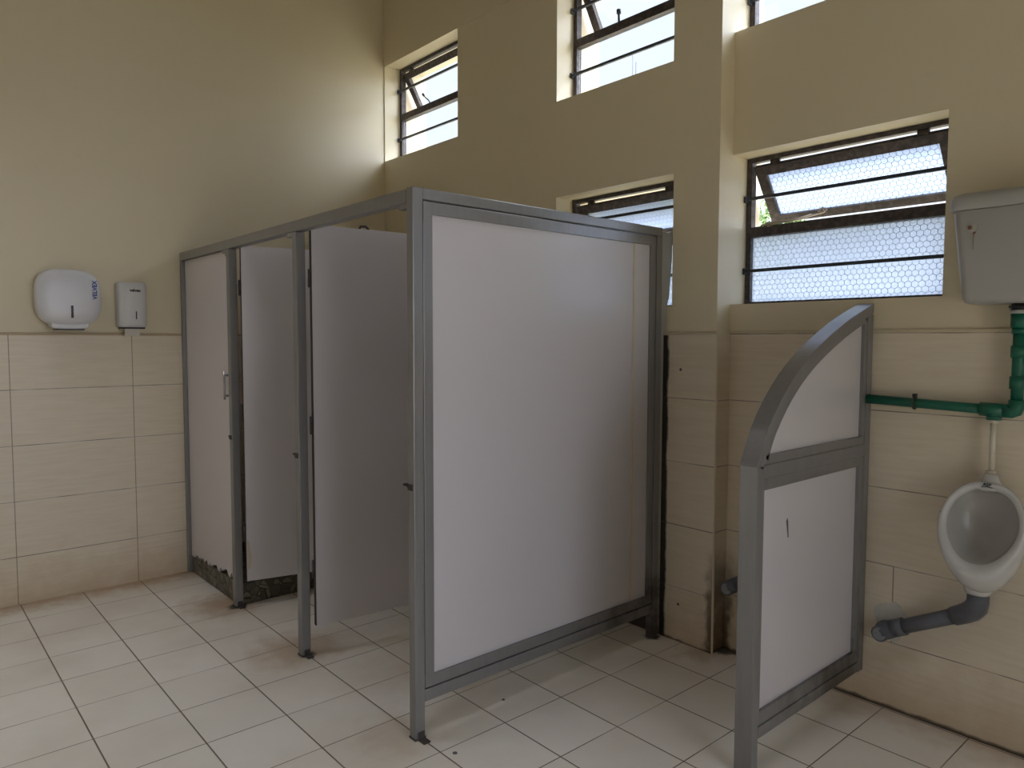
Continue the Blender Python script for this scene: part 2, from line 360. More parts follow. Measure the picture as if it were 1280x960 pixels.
def window(n, x0, x1, z0, z1, yf, wired, angle, bars, stay=None):
    root = tag(empty('window_%d' % n, (x0, yf, z0)), kind='structure')  # numbers 6 and 7 are unseen windows added for light
    g = M['wired'] if wired else M['glass']
    zt = z0 + .308; zt2 = zt + .045; W = .026; zh = z1 - .036
    b = MB()
    b.box((x0+.001, yf-.018, z0+.001), (x0+W, yf+.018, z1-.001)); b.box((x1-W, yf-.018, z0+.001), (x1-.001, yf+.018, z1-.001))
    b.box((x0+W, yf-.018, z1-.020), (x1-W, yf+.018, z1-.001)); b.box((x0+W, yf-.018, z0+.001), (x1-W, yf+.018, z0+.012)); b.box((x0+W, yf-.022, zt), (x1-W, yf+.018, zt2))
    sub(b, 'frame', M['rust'], root)
    a0, a1 = x0+W+.001, x1-W-.001
    b = MB(); b.box((a0, yf+.001, z0+.012), (a1, yf+.006, zt))
    if wired: hex_wire(b, a0, a1, z0+.013, zt-.001, yf-.0005)
    sub(b, 'pane', [g, M['wire']], root)
    # sash hung from the top and pushed outward
    H = zh - zt - (.034 if wired else .038); sx0, sx1 = a0+.004, a1-.004; SW = .048
    sash = bpy.data.objects.new('sash', None)
    b = MB()
    b.box((sx0, -.014, -H), (sx0+SW, .012, 0)); b.box((sx1-SW, -.014, -H), (sx1, .012, 0))
    b.box((sx0+SW, -.014, -.044), (sx1-SW, .012, 0)); b.box((sx0+SW, -.014, -H), (sx1-SW, .012, -H+.036))
    b.v = [(v[0]-x0, v[1], v[2]) for v in b.v]
    sash = b.build('sash', M['rust'], root, loc=(0, 0, zh-z0), rot=(angle, 0, 0))
    b = MB(); b.box((sx0+SW-.004-x0, -.002, -H+.033), (sx1-SW+.004-x0, .003, -.041))
    if wired:
        hb = MB(); hex_wire(hb, sx0+SW-x0, sx1-SW-x0, -H+.036, -.044, -.0035); b.add(hb.v, hb.f, 1)
    b.build('pane', [g, M['wire']], sash)
    for hx in (x0+.13, x1-.13):
        b = MB(); b.box((hx-.022, yf-.010, zh-.012), (hx+.022, yf+.006, z1-.018)); sub(b, 'hinge', M['rust'], root, bevel=.003)
    for zb in bars:
        b = MB(); b.box((x0+.002, yf-.036, zb-.007), (x1-.002, yf-.024, zb+.007)); b.box((x0+.001, yf-.042, zb-.015), (x0+.012, yf-.0185, zb+.013))
        b.box((x1-.012, yf-.042, zb-.015), (x1-.001, yf-.0185, zb+.013)); sub(b, 'security_bar', M['bar'], root)
    if stay == 'peg':
        xm = (x0+x1)/2 - .03
        b = MB(); b.tube([(xm, yf-.026, zt+.03), (xm-.004, yf-.045, zt+.055), (xm-.03, yf-.05, zt+.075), (xm-.055, yf-.05, zt+.098)], .0045, 8); b.tube([(xm-.05, yf-.05, zt+.092), (xm-.062, yf-.05, zt+.108)], .0085, 8)
        sub(b, 'stay_hook', M['bar'], root)
    elif stay == 'post':
        xm = (x0+x1)/2 - .05
        b = MB(); b.tube([(xm, yf-.027, zt+.03), (xm, yf-.03, zt+.08)], .006, 8); b.tube([(xm, yf-.03, zt+.08), (xm, yf-.03, zt+.10)], .012, 10)
        sub(b, 'stay_hook', M['bar'], root)
    elif stay == 'wire':
        b = MB(); p = [(2.895, yf-.030, 1.952), (2.965, yf-.022, 1.955), (3.02, yf+.03, 1.967), (3.05, yf+.08, 1.985), (3.085, yf+.135, 2.004), (3.088, yf+.118, 2.020)]
        b.tube(p, .0040, 8); b.tube([(q[0]+.003, q[1], q[2]+.007) for q in p[:4]], .0025, 6)
        b.tube([(3.065, yf+.115, 2.006), (3.085, yf+.118, 2.022), (3.105, yf+.118, 2.010), (3.09, yf+.114, 1.998), (3.072, yf+.116, 2.002)], .0035, 6)
        b.tube([(2.88, yf-.030, 1.948), (2.91, yf-.034, 1.960), (2.93, yf-.032, 1.947), (2.905, yf-.030, 1.944)], .0045, 6)
        sub(b, 'tie_wire', plain('twisted_tie_wire', (.40, .33, .26), .6), root)
    return root
R = math.radians
window(1, .004, .875, 2.72, 3.40, .05, False, R(30), (2.89, 3.235), 'peg')
window(2, 1.766, 2.534, 2.722, 3.40, .05, False, R(31), (2.885, 3.229), 'post')
window(3, 2.791, 3.66, 2.80, 3.46, .14, False, R(31), (2.96, 3.30))
window(4, 1.766, 2.544, 1.593, 2.2075, .05, True, R(36), (1.75, 2.08))
window(5, 2.791, 3.664, 1.596, 2.262, .145, True, R(37), (1.75, 2.077), 'wire')
window(6, 4.451, 5.319, 1.596, 2.262, .145, True, R(35), (1.75, 2.077))  # unseen window added to bring in light
window(7, 4.451, 5.319, 2.80, 3.46, .14, False, R(31), (2.96, 3.30))  # unseen upper window, likewise added for light

# ------------------------------------------------------------------ raised floor of the end stall
b = MB(); b.prism([(.0375,-1.503),(.7645,-1.503),(.7645,-1.487),(.795,-1.487),(.795,-.107),(.003,-.107),(.003,-1.487),(.0375,-1.487)], 'z', .001, .118)
tag(b.build('stall_plinth', M['stone'], bevel=.004), 'dark raised plinth of broken stone tiles under the closed stall door', 'plinth')

# ------------------------------------------------------------------ toilet cubicles
PX = .0
cub = empty('toilet_cubicle', (1.25, -1.5, 0), 'row of white panelled toilet cubicles framed in silver grey tube', 'toilet cubicles')
ZT = 1.953
def post(x0, x1, foot):
    b = MB(); b.box((x0, -1.530, .006), (x1, -1.488, ZT if x1 > 2 else 1.901))
    p = sub(b, 'post', M['steel'], cub, bevel=.003)
    if foot:
        b = MB(); b.box((x1-.002, -1.520, .001), (x1+.038, -1.492, .006)); b.box((x1+.0005, -1.520, .006), (x1+.004, -1.494, .030)); b.box((x0-.0015, -1.5315, .0005), (x1+.001, -1.4865, .0065))
        bb = Vector((1.25, -1.5, 0)); b.v = [tuple(Vector(v)-bb) for v in b.v]
        tag(b.build('foot_bracket', M['edge'], p), 'dirty dark foot bracket')
    return p
p0 = post(.001, .036, False); p1 = post(.766, .808, True); p2 = post(1.568, 1.612, True); p3 = post(2.486, 2.525, True)
b = MB(); b.box((.001, -1.530, 1.902), (2.486, -1.488, 1.950)); sub(b, 'head_rail', M['steel'], cub, bevel=.003)
for x in (.766, 1.568, 2.486):
    b = MB(); b.box((x-.052, -1.529, 1.882), (x-.0005, -1.497, 1.9015)); b.box((x-.016, -1.529, 1.866), (x-.0005, -1.497, 1.882)) if x < 1 else None
    sub(b, 'door_stop', M['steel'], cub, bevel=.002)
for p, x in ((p1, .766), (p2, 1.568), (p3, 2.486)):
    b = MB(); b.tube([(x-.048, -1.516, .912), (x-.03, -1.515, .914), (x+.012, -1.533, .914)], [.005, .0065, .005], 8); b.box((x+.004, -1.5345, .903), (x+.030, -1.5305, .925))
    bb = Vector((1.25, -1.5, 0)); b.v = [tuple(Vector(v)-bb) for v in b.v]
    tag(b.build('latch_pin', M['dark_metal'], p), 'small dark latch pin')

# end panel: two nested frames round a white board
ep = empty('end_panel', (2.5-1.25, -.8+1.5, 0), parent=cub)
def psub(b, name, mat, par=ep, **k): return sub(b, name, mat, par, **k)
b = MB(); b.box((2.486, -1.488, 1.914), (2.525, -.145, ZT)); psub(b, 'top_rail', M['steel'], bevel=.003)
b = MB(); b.box((2.486, -1.488, .132), (2.525, -.185, .176)); psub(b, 'bottom_rail', M['steel'], bevel=.003)
b = MB(); b.box((2.486, -.185, .004), (2.525, -.145, 1.914)); psub(b, 'rear_post', M['steel'], bevel=.003)
b = MB(); y0, y1, z0, z1 = -1.4845, -.189, .180, 1.910; w = .043
b.box((2.488, y0, z1-w), (2.522, y1, z1)); b.box((2.488, y0, z0), (2.522, y1, z0+w)); b.box((2.488, y0, z0+w), (2.522, y0+w*.92, z1-w)); b.box((2.488, y1-w*.92, z0+w), (2.522, y1, z1-w))
psub(b, 'inner_frame', M['steel'], bevel=.002)
b = MB(); b.box((2.498, y0+w*.92, z0+w), (2.514, y1-w*.92, z1-w)); psub(b, 'board', M['laminate'])
b = MB(); b.box((2.5135, -.343, z0+w+.001), (2.5165, -.330, z1-w-.001)); psub(b, 'joint_strip', M['seam'])
b = MB(); b.prism([(-.1445,.02),(-.128,.02),(-.126,1.47),(-.112,1.49),(-.099,1.61),(-.088,1.63),(-.070,1.82),(-.070,1.945),(-.105,1.935),(-.1445,1.938)], 'x', 2.494, 2.524)
psub(b, 'wall_closer', M['closer'], bevel=.002)

# doors
def board(w, z0, z1, jag=0, t=.020):
    """a door leaf in its own frame: hinge edge at x=0, thickness in y"""
    pts = [(0, z1), (0, z0)]
    if jag:
        rnd = random.Random(3); x = .05; pts = [(0, z1), (0, z0-.03), (.06, z0-.028)]
        x = .06
        while x < w-.05:
            x += rnd.uniform(.010, .032); pts.append((x, z0 - .024 + .016*(x/w) + rnd.choice((0, .008, .016, .026, .036))*min(1, .25 + x/w)))
        pts += [(w, z0+.02)]
    else:
        rnd = random.Random(int(w*1000)); x = .25
        while x < w-.05:
            x += rnd.uniform(.03, .12); pts += [(min(x, w-.03), z0), (min(x+.008, w-.02), z0+.006), (min(x+.016, w-.01), z0)]
        pts.append((w, z0))
    pts.append((w, z1))
    b = MB(); b.prism(pts, 'y', -t/2, t/2); return b
bb = cub.location
d1 = board(.722, .135, 1.899, True).build('door', M['laminate'], cub, loc=(.040-1.25, -1.502+1.5, 0)); d1['label'] = 'closed white stall door with a rotted jagged bottom edge'
b = MB(); b.tube([(.672, -.030, 1.11), (.672, -.030, 1.26)], .006, 8); b.cyl((.672, -.030, 1.13), (.672, -.010, 1.13), .006, 8); b.cyl((.672, -.030, 1.24), (.672, -.010, 1.24), .006, 8)
b.build('pull_handle', M['chrome'], d1)
d2 = board(.735, .140, 1.917).build('door', M['laminate'], cub, loc=(.829-1.25, -1.476+1.5, 0), rot=(0, 0, R(77))); d2['label'] = 'white stall door swung inward over the stone plinth'
b = MB(); b.prism([(.003,.20),(.020,.215),(.024,.27),(.016,.33),(.010,.36),(.003,.365)], 'y', -.0112, -.0104); b.build('bare_patch', M['ply'], d2)
d3 = board(.86, .138, 1.934).build('door', M['laminate'], cub, loc=(1.632-1.25, -1.472+1.5, 0), rot=(0, 0, R(84))); d3['label'] = 'widest white stall door standing open beside the end panel'
b = MB(); b.tube([(.23, 0, 1.934), (.235, 0, 1.946), (.26, 0, 1.948), (.275, 0, 1.936)], .006, 8); b.build('hook', M['dark_metal'], d3)
b = MB(); b.box((.50, -.016, 1.915), (.56, .016, 1.943)); b.build('top_bolt', M['dark_metal'], d3, bevel=.004)
for d, zs in ((d2, (.4, 1.05, 1.7)), (d3, (.4, 1.05, 1.7))):
    for z in zs:
        b = MB(); b.cyl((-.008, 0, z-.04), (-.008, 0, z+.04), .007, 10); b.build('hinge', M['edge'], d)
    b = MB(); b.box((-.0035, -.0095, .141), (-.0005, .0095, 1.915)); tag(b.build('hinge_edge', M['edge'], d), 'dark hinge edge')  # dark strip along the hinge side of the leaf

# ------------------------------------------------------------------ urinal divider
dv = empty('urinal_divider', (3.40, -.4, 0), 'curved top urinal divider with two white panels in grey frame', 'divider')
X0, X1 = 3.366, 3.430
ctrl = [(-.832,1.030), (-.762,1.157), (-.641,1.284), (-.481,1.391), (-.244,1.497), (-.001,1.576)]
def spline(pts, n=8):
    out = []
    P = [pts[0]] + pts + [pts[-1]]
    for i in range(1, len(P)-2):
        for k in range(n):
            t = k/n; q = []
            for c in (0, 1):
                a, b_, c_, d = (P[i+j][c] for j in (-1, 0, 1, 2))
                q.append(.5*(2*b_ + (c_-a)*t + (2*a-5*b_+4*c_-d)*t*t + (3*b_-a-3*c_+d)*t**3))
            out.append(tuple(q))
    return out + [pts[-1]]
arc = spline(ctrl)
def offset(cv, d):
    o = []
    for i, p in enumerate(cv):
        a, c = cv[max(i-1, 0)], cv[min(i+1, len(cv)-1)]; t = Vector((c[0]-a[0], c[1]-a[1])).normalized()
        o.append((p[0] + t.y*d, p[1] - t.x*d))
    return o
def dsub(b, name, mat, par=dv, **k): return sub(b, name, mat, par, **k)
b = MB(); b.box((X0, -.832, .003), (X1, -.792, 1.030)); dsub(b, 'front_post', M['steel'], bevel=.003)
b = MB(); b.box((X0, -.046, .118), (X1, -.0015, 1.531)); dsub(b, 'wall_post', M['steel'], bevel=.003)
b = MB(); inn = offset(arc, .036)
inn = [(min(max(p[0], -.794), -.0015), p[1]) for p in inn]; out = [(min(p[0], -.0015), p[1]) for p in arc]
n = len(arc); vs = []
for x in (X0, X1): vs += [(x, *p) for p in out] + [(x, *p) for p in inn]
fs = []
for i in range(n-1):
    fs += [(i, i+1, n+i+1, n+i), (2*n+i, 3*n+i, 3*n+i+1, 2*n+i+1), (i, 2*n+i, 2*n+i+1, i+1), (n+i, n+i+1, 3*n+i+1, 3*n+i)]
fs += [(0, n, 3*n, 2*n), (n-1, 3*n-1, 4*n-1, 2*n-1)]
b.add(vs, fs); dsub(b, 'curved_rail', M['steel'], bevel=.002)
b = MB(); b.box((X0, -.792, .122), (X1, -.046, .162)); dsub(b, 'bottom_rail', M['steel'], bevel=.003)
b = MB(); b.box((X0, -.792, .985), (X1, -.046, 1.030)); dsub(b, 'middle_rail', M['steel'], bevel=.003)
b = MB(); A, B_, C, D = -.7915, -.0465, .1625, .9845; w = .036
for q in (((A,C),(B_,C+w+.010)), ((A,D-w),(B_,D)), ((A,C+w+.010),(A+.012,D-w)), ((B_-w,C+w+.010),(B_,D-w))):
    b.box((X0+.008, q[0][0], q[0][1]), (X1-.004, q[1][0], q[1][1]))
dsub(b, 'inner_frame', M['steel'], bevel=.002)
b = MB(); b.box((X0+.022, A+.012, C+w+.010), (X1-.016, B_-w, D-w)); lp = dsub(b, 'panel', M['laminate'])
def shift(p): return Vector((3.40, -.4, 0))
b = MB(); b.prism([(-.613,.815),(-.606,.828),(-.600,.815),(-.597,.785),(-.594,.757),(-.600,.757),(-.606,.785)], 'x', X1-.0165, X1-.0155); b.v = [tuple(Vector(v)-Vector((3.40,-.4,0))) for v in b.v]
b.build('scuff', M['scuff'], lp)
# upper panel with its own thin frame following the curve
o1 = offset(arc, .0365); o2 = offset(arc, .056)
def clip(cv, ylo, yhi, zlo): return [p for p in cv if ylo <= p[0] <= yhi and p[1] > zlo]
b = MB(); u_out = clip(o1, -.79, -.047, 1.034); u_in = clip(o2, -.78, -.070, 1.062)
k = min(len(u_out), len(u_in))
b.box((X0+.008, -.789, 1.0305), (X1-.004, -.047, 1.060)); b.box((X0+.008, -.070, 1.060), (X1-.004, -.047, 1.505))
oo = [p for p in zip(o1, o2) if p[0][0] < -.046 and p[1][1] > 1.032 and p[1][0] > -.80]
n = len(oo); vs = []
for x in (X0+.008, X1-.004): vs += [(x, min(p[0][0], -.0475), p[0][1]) for p in oo] + [(x, min(p[1][0], -.0475), p[1][1]) for p in oo]
fs = []
for i in range(n-1): fs += [(i, i+1, n+i+1, n+i), (2*n+i, 3*n+i, 3*n+i+1, 2*n+i+1), (i, 2*n+i, 2*n+i+1, i+1), (n+i, n+i+1, 3*n+i+1, 3*n+i)]
fs += [(0, n, 3*n, 2*n), (n-1, 3*n-1, 4*n-1, 2*n-1)]
b.add(vs, fs); dsub(b, 'curved_inner_frame', M['steel'])
b = MB(); poly = [(p[0], p[1]) for p in offset(arc, .048)]; poly = [p for p in poly if -.775 < p[0] < -.066 and p[1] > 1.05]
poly = poly + [(-.066, poly[-1][1]), (-.066, 1.055), (poly[0][0], 1.055)]
b.prism(poly, 'x', X0+.022, X1-.016); dsub(b, 'curved_panel', M['laminate'])

# ------------------------------------------------------------------ urinal
ur = empty('urinal', (3.86, 0, .57), 'small white ceramic wall urinal right of the divider', 'urinal')
def egg(cx, hw, z0, z1, n=40, low=.8):
    """closed outline in x/z: broad above, narrower below"""
    o = []
    for k in range(n):
        a = 2*PI*k/n; s, c = math.sin(a), math.cos(a)
        zc = z0 + (z1-z0)*.52
        z = zc + (z1-zc)*c if c > 0 else zc + (zc-z0)*c
        wdt = hw*(1 - (1-low)*max(0, -c)**1.5)
        o.append((cx + wdt*(abs(s)**.85)*(1 if s >= 0 else -1), z))
    return o
def ring(e, yt, yb):
    zs = [p[1] for p in e]; a, c = min(zs), max(zs)
    return [Vector((p[0], yb + (yt-yb)*((p[1]-a)/(c-a)), p[1])) for p in e]
b = MB(); cx = 3.86
rings = [ring(egg(cx, .104, .60, .925), -.001, -.001), ring(egg(cx, .116, .568, .938, low=.74), -.035, -.075), ring(egg(cx, .126, .576, .946, low=.80), -.060, -.150),
         ring(egg(cx, .131, .606, .951, low=.84), -.076, -.196), ring(egg(cx, .131, .636, .953, low=.85), -.090, -.217), ring(egg(cx, .127, .650, .949, low=.85), -.099, -.224),
         ring(egg(cx, .117, .668, .938, low=.85), -.101, -.222), ring(egg(cx, .109, .682, .927, low=.84), -.094, -.211), ring(egg(cx, .106, .688, .923, low=.83), -.084, -.199)]
b.loft(rings, 0, False); body = sub(b, 'body', M['ceramic'], ur)
s = body.modifiers.new('smooth', 'SUBSURF'); s.levels = 1; s.render_levels = 1
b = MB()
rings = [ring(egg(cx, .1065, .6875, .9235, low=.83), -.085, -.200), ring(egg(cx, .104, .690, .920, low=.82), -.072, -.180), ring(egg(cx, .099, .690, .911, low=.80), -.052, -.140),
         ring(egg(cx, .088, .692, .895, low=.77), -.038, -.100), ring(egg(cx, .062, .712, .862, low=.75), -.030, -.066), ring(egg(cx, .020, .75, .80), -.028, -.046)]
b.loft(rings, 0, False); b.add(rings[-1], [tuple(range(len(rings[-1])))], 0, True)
bowl = sub(b, 'bowl', plain('shaded_ceramic', (.47, .46, .43), .2, var=.05, scale=6), ur); bowl['label'] = 'dull grey inside of the bowl with its shade painted in'; s = bowl.modifiers.new('smooth', 'SUBSURF'); s.levels = 1; s.render_levels = 1  # darker copy of the ceramic, bowl shade put into its colour
b = MB(); b.tube([(cx, -.055, .925), (cx, -.056, .945), (cx, -.055, .958), (cx, -.052, .972)], [.050, .030, .024, .022], 20); sub(b, 'water_inlet', M['ceramic'], ur)
b = MB(); b.tube([(cx-.005, -.105, .612), (cx-.012, -.108, .585), (cx-.012, -.108, .566)], [.052, .044, .038], 20); sub(b, 'outlet', M['ceramic'], ur)
text_mesh('ASP', .014, M['ink'], 'mark', body, (0.002, -.1035, .3735), (R(78), 0, 0), 1.15, .0004)
b = MB(); b.tube([(cx-.016, -.1015, .9335), (cx, -.1025, .936), (cx+.018, -.1015, .9335)], .0012, 6); sub(b, 'mark_underline', M['ink'], body)
for z in (.802, .769):
    b = MB(); b.box((3.690, -.012, z-.008), (3.706, -.0005, z+.008)); sub(b, 'fixing_lug', M['black'], ur, bevel=.003)

# flush tube between the green tee and the urinal
b = MB(); b.cyl((3.857, -.042, 1.158), (3.857, -.046, .975), .0095, 14); b.cyl((3.857, -.042, 1.166), (3.857, -.042, 1.148), .014, 14); b.cyl((3.857, -.047, .985), (3.857, -.047, .9735), .016, 14)
tag(sub(b, 'flush_tube', M['cream_tube'], None), 'thin cream flush tube running down to the urinal top', 'pipe')

# waste pipes
def waste(dx, name_label, full=True):
    r = empty('waste_pipe', (3.52+dx, 0, .31), name_label, 'pipe')
    P = lambda x, y, z: (x+dx, y, z)
    b = MB(); b.tube([P(3.775,-.062,.455), P(3.57,-.058,.345)], .027, 18); sub(b, 'pipe', M['pvc'], r)
    b = MB(); b.tube([P(3.848,-.100,.5655), P(3.848,-.098,.535), P(3.842,-.090,.512), P(3.825,-.078,.490), P(3.80,-.066,.470), P(3.765,-.062,.449)], [.034,.034,.036,.036,.034,.0325], 18); sub(b, 'elbow', M['pvc'], r)
    b = MB(); b.tube([P(3.60,-.058,.361), P(3.56,-.057,.340)], .0325, 18); b.tube([P(3.575,-.057,.348), P(3.54,-.057,.327), P(3.522,-.052,.316), P(3.516,-.030,.313), P(3.516,-.001,.312)], [.031,.032,.033,.033,.033], 18)
    b.tube([P(3.519,-.078,.312), P(3.519,-.040,.312)], .031, 20); sub(b, 'wall_elbow', M['pvc'], r)
    b = MB(); b.cyl(P(3.519,-.082,.312), P(3.519,-.0785,.312), .024, 20); b.cyl(P(3.519,-.085,.312), P(3.519,-.082,.312), .010, 12); tag(sub(b, 'access_plug', M['pvc_light'], r), 'pale grey round access plug')
    if full:
        b = MB()
        pts = [(3.519 + .060*math.cos(a)*(1+.18*math.sin(3*a)) + .012, .345 + .075*math.sin(a)*(1+.12*math.cos(5*a))) for a in [2*PI*k/24 for k in range(24)]]
        b.prism(pts, 'y', -.004, -.0005); tag(sub(b, 'cement_patch', M['cement'], r), 'pale cement patch round the wall hole')
    return r
waste(0, 'sloping grey plastic waste pipe under the urinal')
waste(-.664, 'grey waste pipe end showing left of the divider post', False)

# green supply pipe
gp = empty('water_pipe', (3.92, 0, 1.2), 'green plastic water pipe running along the tiles to the cistern', 'pipe')
b = MB(); b.cyl((3.4305, -.040, 1.2065), (3.905, -.042, 1.193), .0175, 18); sub(b, 'pipe', M['green'], gp)
b = MB(); b.cyl((3.921, -.042, 1.21), (3.921, -.042, 1.50), .0185, 18); sub(b, 'riser', M['green'], gp)
b = MB(); b.tube([(3.885, -.042, 1.193), (3.908, -.042, 1.193), (3.918, -.042, 1.197), (3.921, -.042, 1.208), (3.921, -.042, 1.232)], .0235, 18); sub(b, 'elbow', M['green'], gp)
b = MB(); b.cyl((3.815, -.042, 1.1955), (3.885, -.042, 1.1937), .0235, 18); b.cyl((3.857, -.042, 1.192), (3.857, -.042, 1.163), .0215, 18); b.cyl((3.857, -.042, 1.176), (3.857, -.042, 1.160), .024, 8); sub(b, 'tee', M['green'], gp)
b = MB(); b.cyl((3.921, -.042, 1.270), (3.921, -.042, 1.312), .0235, 18); sub(b, 'coupling', M['green'], gp)
b = MB(); b.cyl((3.921, -.042, 1.375), (3.921, -.042, 1.415), .0235, 18); sub(b, 'coupling', M['green'], gp)
b = MB(); b.cyl((3.921, -.042, 1.475), (3.921, -.042, 1.522), .027, 18); b.cyl((3.921, -.042, 1.455), (3.921, -.042, 1.475), .023, 18); sub(b, 'union', M['green'], gp)
b = MB(); b.tube([(3.602, -.040 + .0215*math.cos(a), 1.2013 + .0215*math.sin(a)) for a in [2*PI*k/20 for k in range(21)]], .004, 8); b.box((3.596, -.022, 1.19), (3.608, -.0005, 1.213)); b.box((3.597, -.052, 1.222), (3.607, -.030, 1.236))
tag(sub(b, 'pipe_clip', M['dark_metal'], gp), 'rusty metal pipe clip')

# cistern
ci = empty('cistern', (3.92, 0, 1.556), 'white plastic flushing cistern on the wall above the urinal', 'cistern')
def rr(x0, x1, y0, y1, z, r=.03, n=6):
    o = []
    for cx_, cy_, a0 in ((x1-r, y0+r, -PI/2), (x1-.004, y1-.004, 0), (x0+.004, y1-.004, PI/2), (x0+r, y0+r, PI)):
        q = r if cy_ == y0+r else .004
        for k in range(n+1): o.append(Vector((cx_ + q*math.cos(a0+k*PI/2/n), cy_ + q*math.sin(a0+k*PI/2/n), z)))
    return o
b = MB(); b.loft([rr(3.790, 4.062, -.140, -.0095, 1.556), rr(3.780, 4.072, -.153, -.0095, 1.560), rr(3.774, 4.078, -.160, -.0095, 1.575), rr(3.742, 4.110, -.170, -.0095, 1.862), rr(3.744, 4.108, -.168, -.0095, 1.866)]); bd = sub(b, 'tank', M['cistern'], ci)
b = MB(); b.loft([rr(3.735, 4.117, -.177, -.0095, 1.8665), rr(3.733, 4.119, -.179, -.0095, 1.870), rr(3.733, 4.119, -.179, -.0095, 1.902), rr(3.738, 4.114, -.173, -.0095, 1.916), rr(3.752, 4.100, -.155, -.0095, 1.924)]); sub(b, 'lid', M['cistern'], ci)
b = MB(); b.cyl((3.921, -.045, 1.5565), (3.921, -.045, 1.535), .026, 18); b.cyl((3.921, -.045, 1.549), (3.921, -.045, 1.541), .034, 6); sub(b, 'outlet_nut', M['black'], ci)
b = MB(); b.cyl((3.921, -.045, 1.535), (3.921, -.045, 1.5225), .029, 18); sub(b, 'outlet_collar', M['cistern'], ci)
b = MB(); b.cyl((3.806, -.1715, 1.806), (3.806, -.164, 1.806), .016, 20); lh = sub(b, 'lever_cap', M['cistern'], ci)
b = MB(); b.cyl((3.800, -.1725, 1.807), (3.800, -.1708, 1.807), .007, 12); b.cyl((3.812, -.1712, 1.790), (3.812, -.166, 1.790), .0045, 10); tag(sub(b, 'rust_spot', M['brown'], ci), 'brown rust spots on the lever cap')
b = MB(); b.prism([(3.8095,1.788),(3.8125,1.788),(3.811,1.735),(3.8103,1.735)], 'y', -.1700, -.160); tag(sub(b, 'rust_run', plain('faint_rust_run', (.34, .30, .26), .5), ci), 'faint brown rust run')

# ------------------------------------------------------------------ dispensers on the left wall
jd = empty('paper_dispenser', (0, -2.135, 1.49), 'large rounded white paper dispenser with vertical blue lettering', 'dispenser')
def sq(cy, cz, a, c, x, n=48, e=3.2):
    o = []
    for k in range(n):
        t = 2*PI*k/n; s_, c_ = math.sin(t), math.cos(t)
        o.append(Vector((x, cy + a*abs(c_)**(2/e)*(1 if c_ >= 0 else -1), cz + c*abs(s_)**(2/e)*(1 if s_ >= 0 else -1))))
    return o
cy, cz = -2.130, 1.655
b = MB(); b.loft([sq(cy, cz, .150, .148, .001), sq(cy, cz, .152, .150, .030)]); sub(b, 'back_plate', M['plastic_dim'], jd)
b = MB(); b.loft([sq(cy, cz, .154, .152, .0305), sq(cy, cz, .154, .152, .080), sq(cy, cz, .151, .149, .100), sq(cy, cz, .143, .141, .112), sq(cy, cz, .128, .126, .117), sq(cy, cz, .08, .08, .1195), sq(cy, cz, .02, .02, .120)]); cov = sub(b, 'cover', M['plastic'], jd)
b = MB(); b.loft([sq(cy, 1.508, .092, .022, .020, e=4), sq(cy, 1.508, .092, .022, .095, e=4), sq(cy, 1.506, .085, .016, .104, e=4)]); sub(b, 'outlet_lip', M['plastic'], jd)
b = MB(); b.box((.022, cy-.070, 1.4795), (.094, cy+.070, 1.487)); sub(b, 'outlet_slot', M['black'], jd)
b = MB(); b.box((.1135, -2.1265, 1.545), (.1205, -2.1145, 1.612)); sub(b, 'level_window', M['black'], jd, bevel=.002)
text_mesh('VELVEX', .030, M['blue'], 'lettering', cov, (.1195, .125, .209), (R(90), R(-90), R(90)), 1.0, .0008)
cov_t = [o for o in cov.children][0]

sd = empty('tissue_dispenser', (0, -1.81, 1.49), 'small upright white dispenser with a tissue hanging out', 'dispenser')
def rbox(y0, y1, z0, z1, x, r, n=6):
    o = []
    for cy_, cz_, a0 in ((y1-r, z1-r, 0), (y0+r, z1-r, PI/2), (y0+r, z0+r, PI), (y1-r, z0+r, 1.5*PI)):
        for k in range(n+1): o.append(Vector((x, cy_ + r*math.cos(a0+k*PI/2/n), cz_ + r*math.sin(a0+k*PI/2/n))))
    return o
y0, y1, z0, z1 = -1.886, -1.736, 1.500, 1.755
b = MB(); b.loft([rbox(y0, y1, z0, z1, .001, .012), rbox(y0, y1, z0, z1, .058, .014), rbox(y0+.008, y1-.004, z0, z1-.004, .078, .020), rbox(y0+.024, y1-.016, z0+.004, z1-.016, .090, .022), rbox(y0+.05, y1-.04, z0+.03, z1-.05, .0935, .02)]); cv = sub(b, 'cover', M['plastic_dim'], sd)
b = MB(); b.box((.004, y0+.012, z0-.010), (.066, y1-.012, z0+.001)); sub(b, 'outlet_slot', M['black'], sd)
b = MB(); b.box((.088, -1.8015, 1.545), (.0945, -1.7955, 1.590)); sub(b, 'level_window', M['black'], sd, bevel=.001)
text_mesh('velvex', .022, M['ink'], 'lettering', cv, (.0938, .008, .218), (R(90), 0, R(90)), 1.0, .0012)
b = MB(); b.prism([(.060,1.502),(.066,1.490),(.070,1.470),(.068,1.452),(.0665,1.452),(.0685,1.470),(.0645,1.490),(.0585,1.502)], 'y', -1.856, -1.778)
tag(sub(b, 'tissue', M['paper'], sd), 'pale folded tissue hanging from the slot')

# grit on the floor
for x, y, r, lab in ((2.674, -1.467, .008, 'round dark grit speck on the floor near the front panel post'), (2.44+.06, -1.098, .006, 'tiny dark grit fleck on the tile under the end panel')):
    b = MB(); b.loft([[Vector((x+q*math.cos(t)*(1+.2*math.sin(2*t)), y+q*math.sin(t), z)) for t in [2*PI*k/12 for k in range(12)]] for q, z in ((r, .0004), (r*.9, .003), (r*.4, .005))])
    tag(b.build('grit', M['scuff']), lab, 'grit')

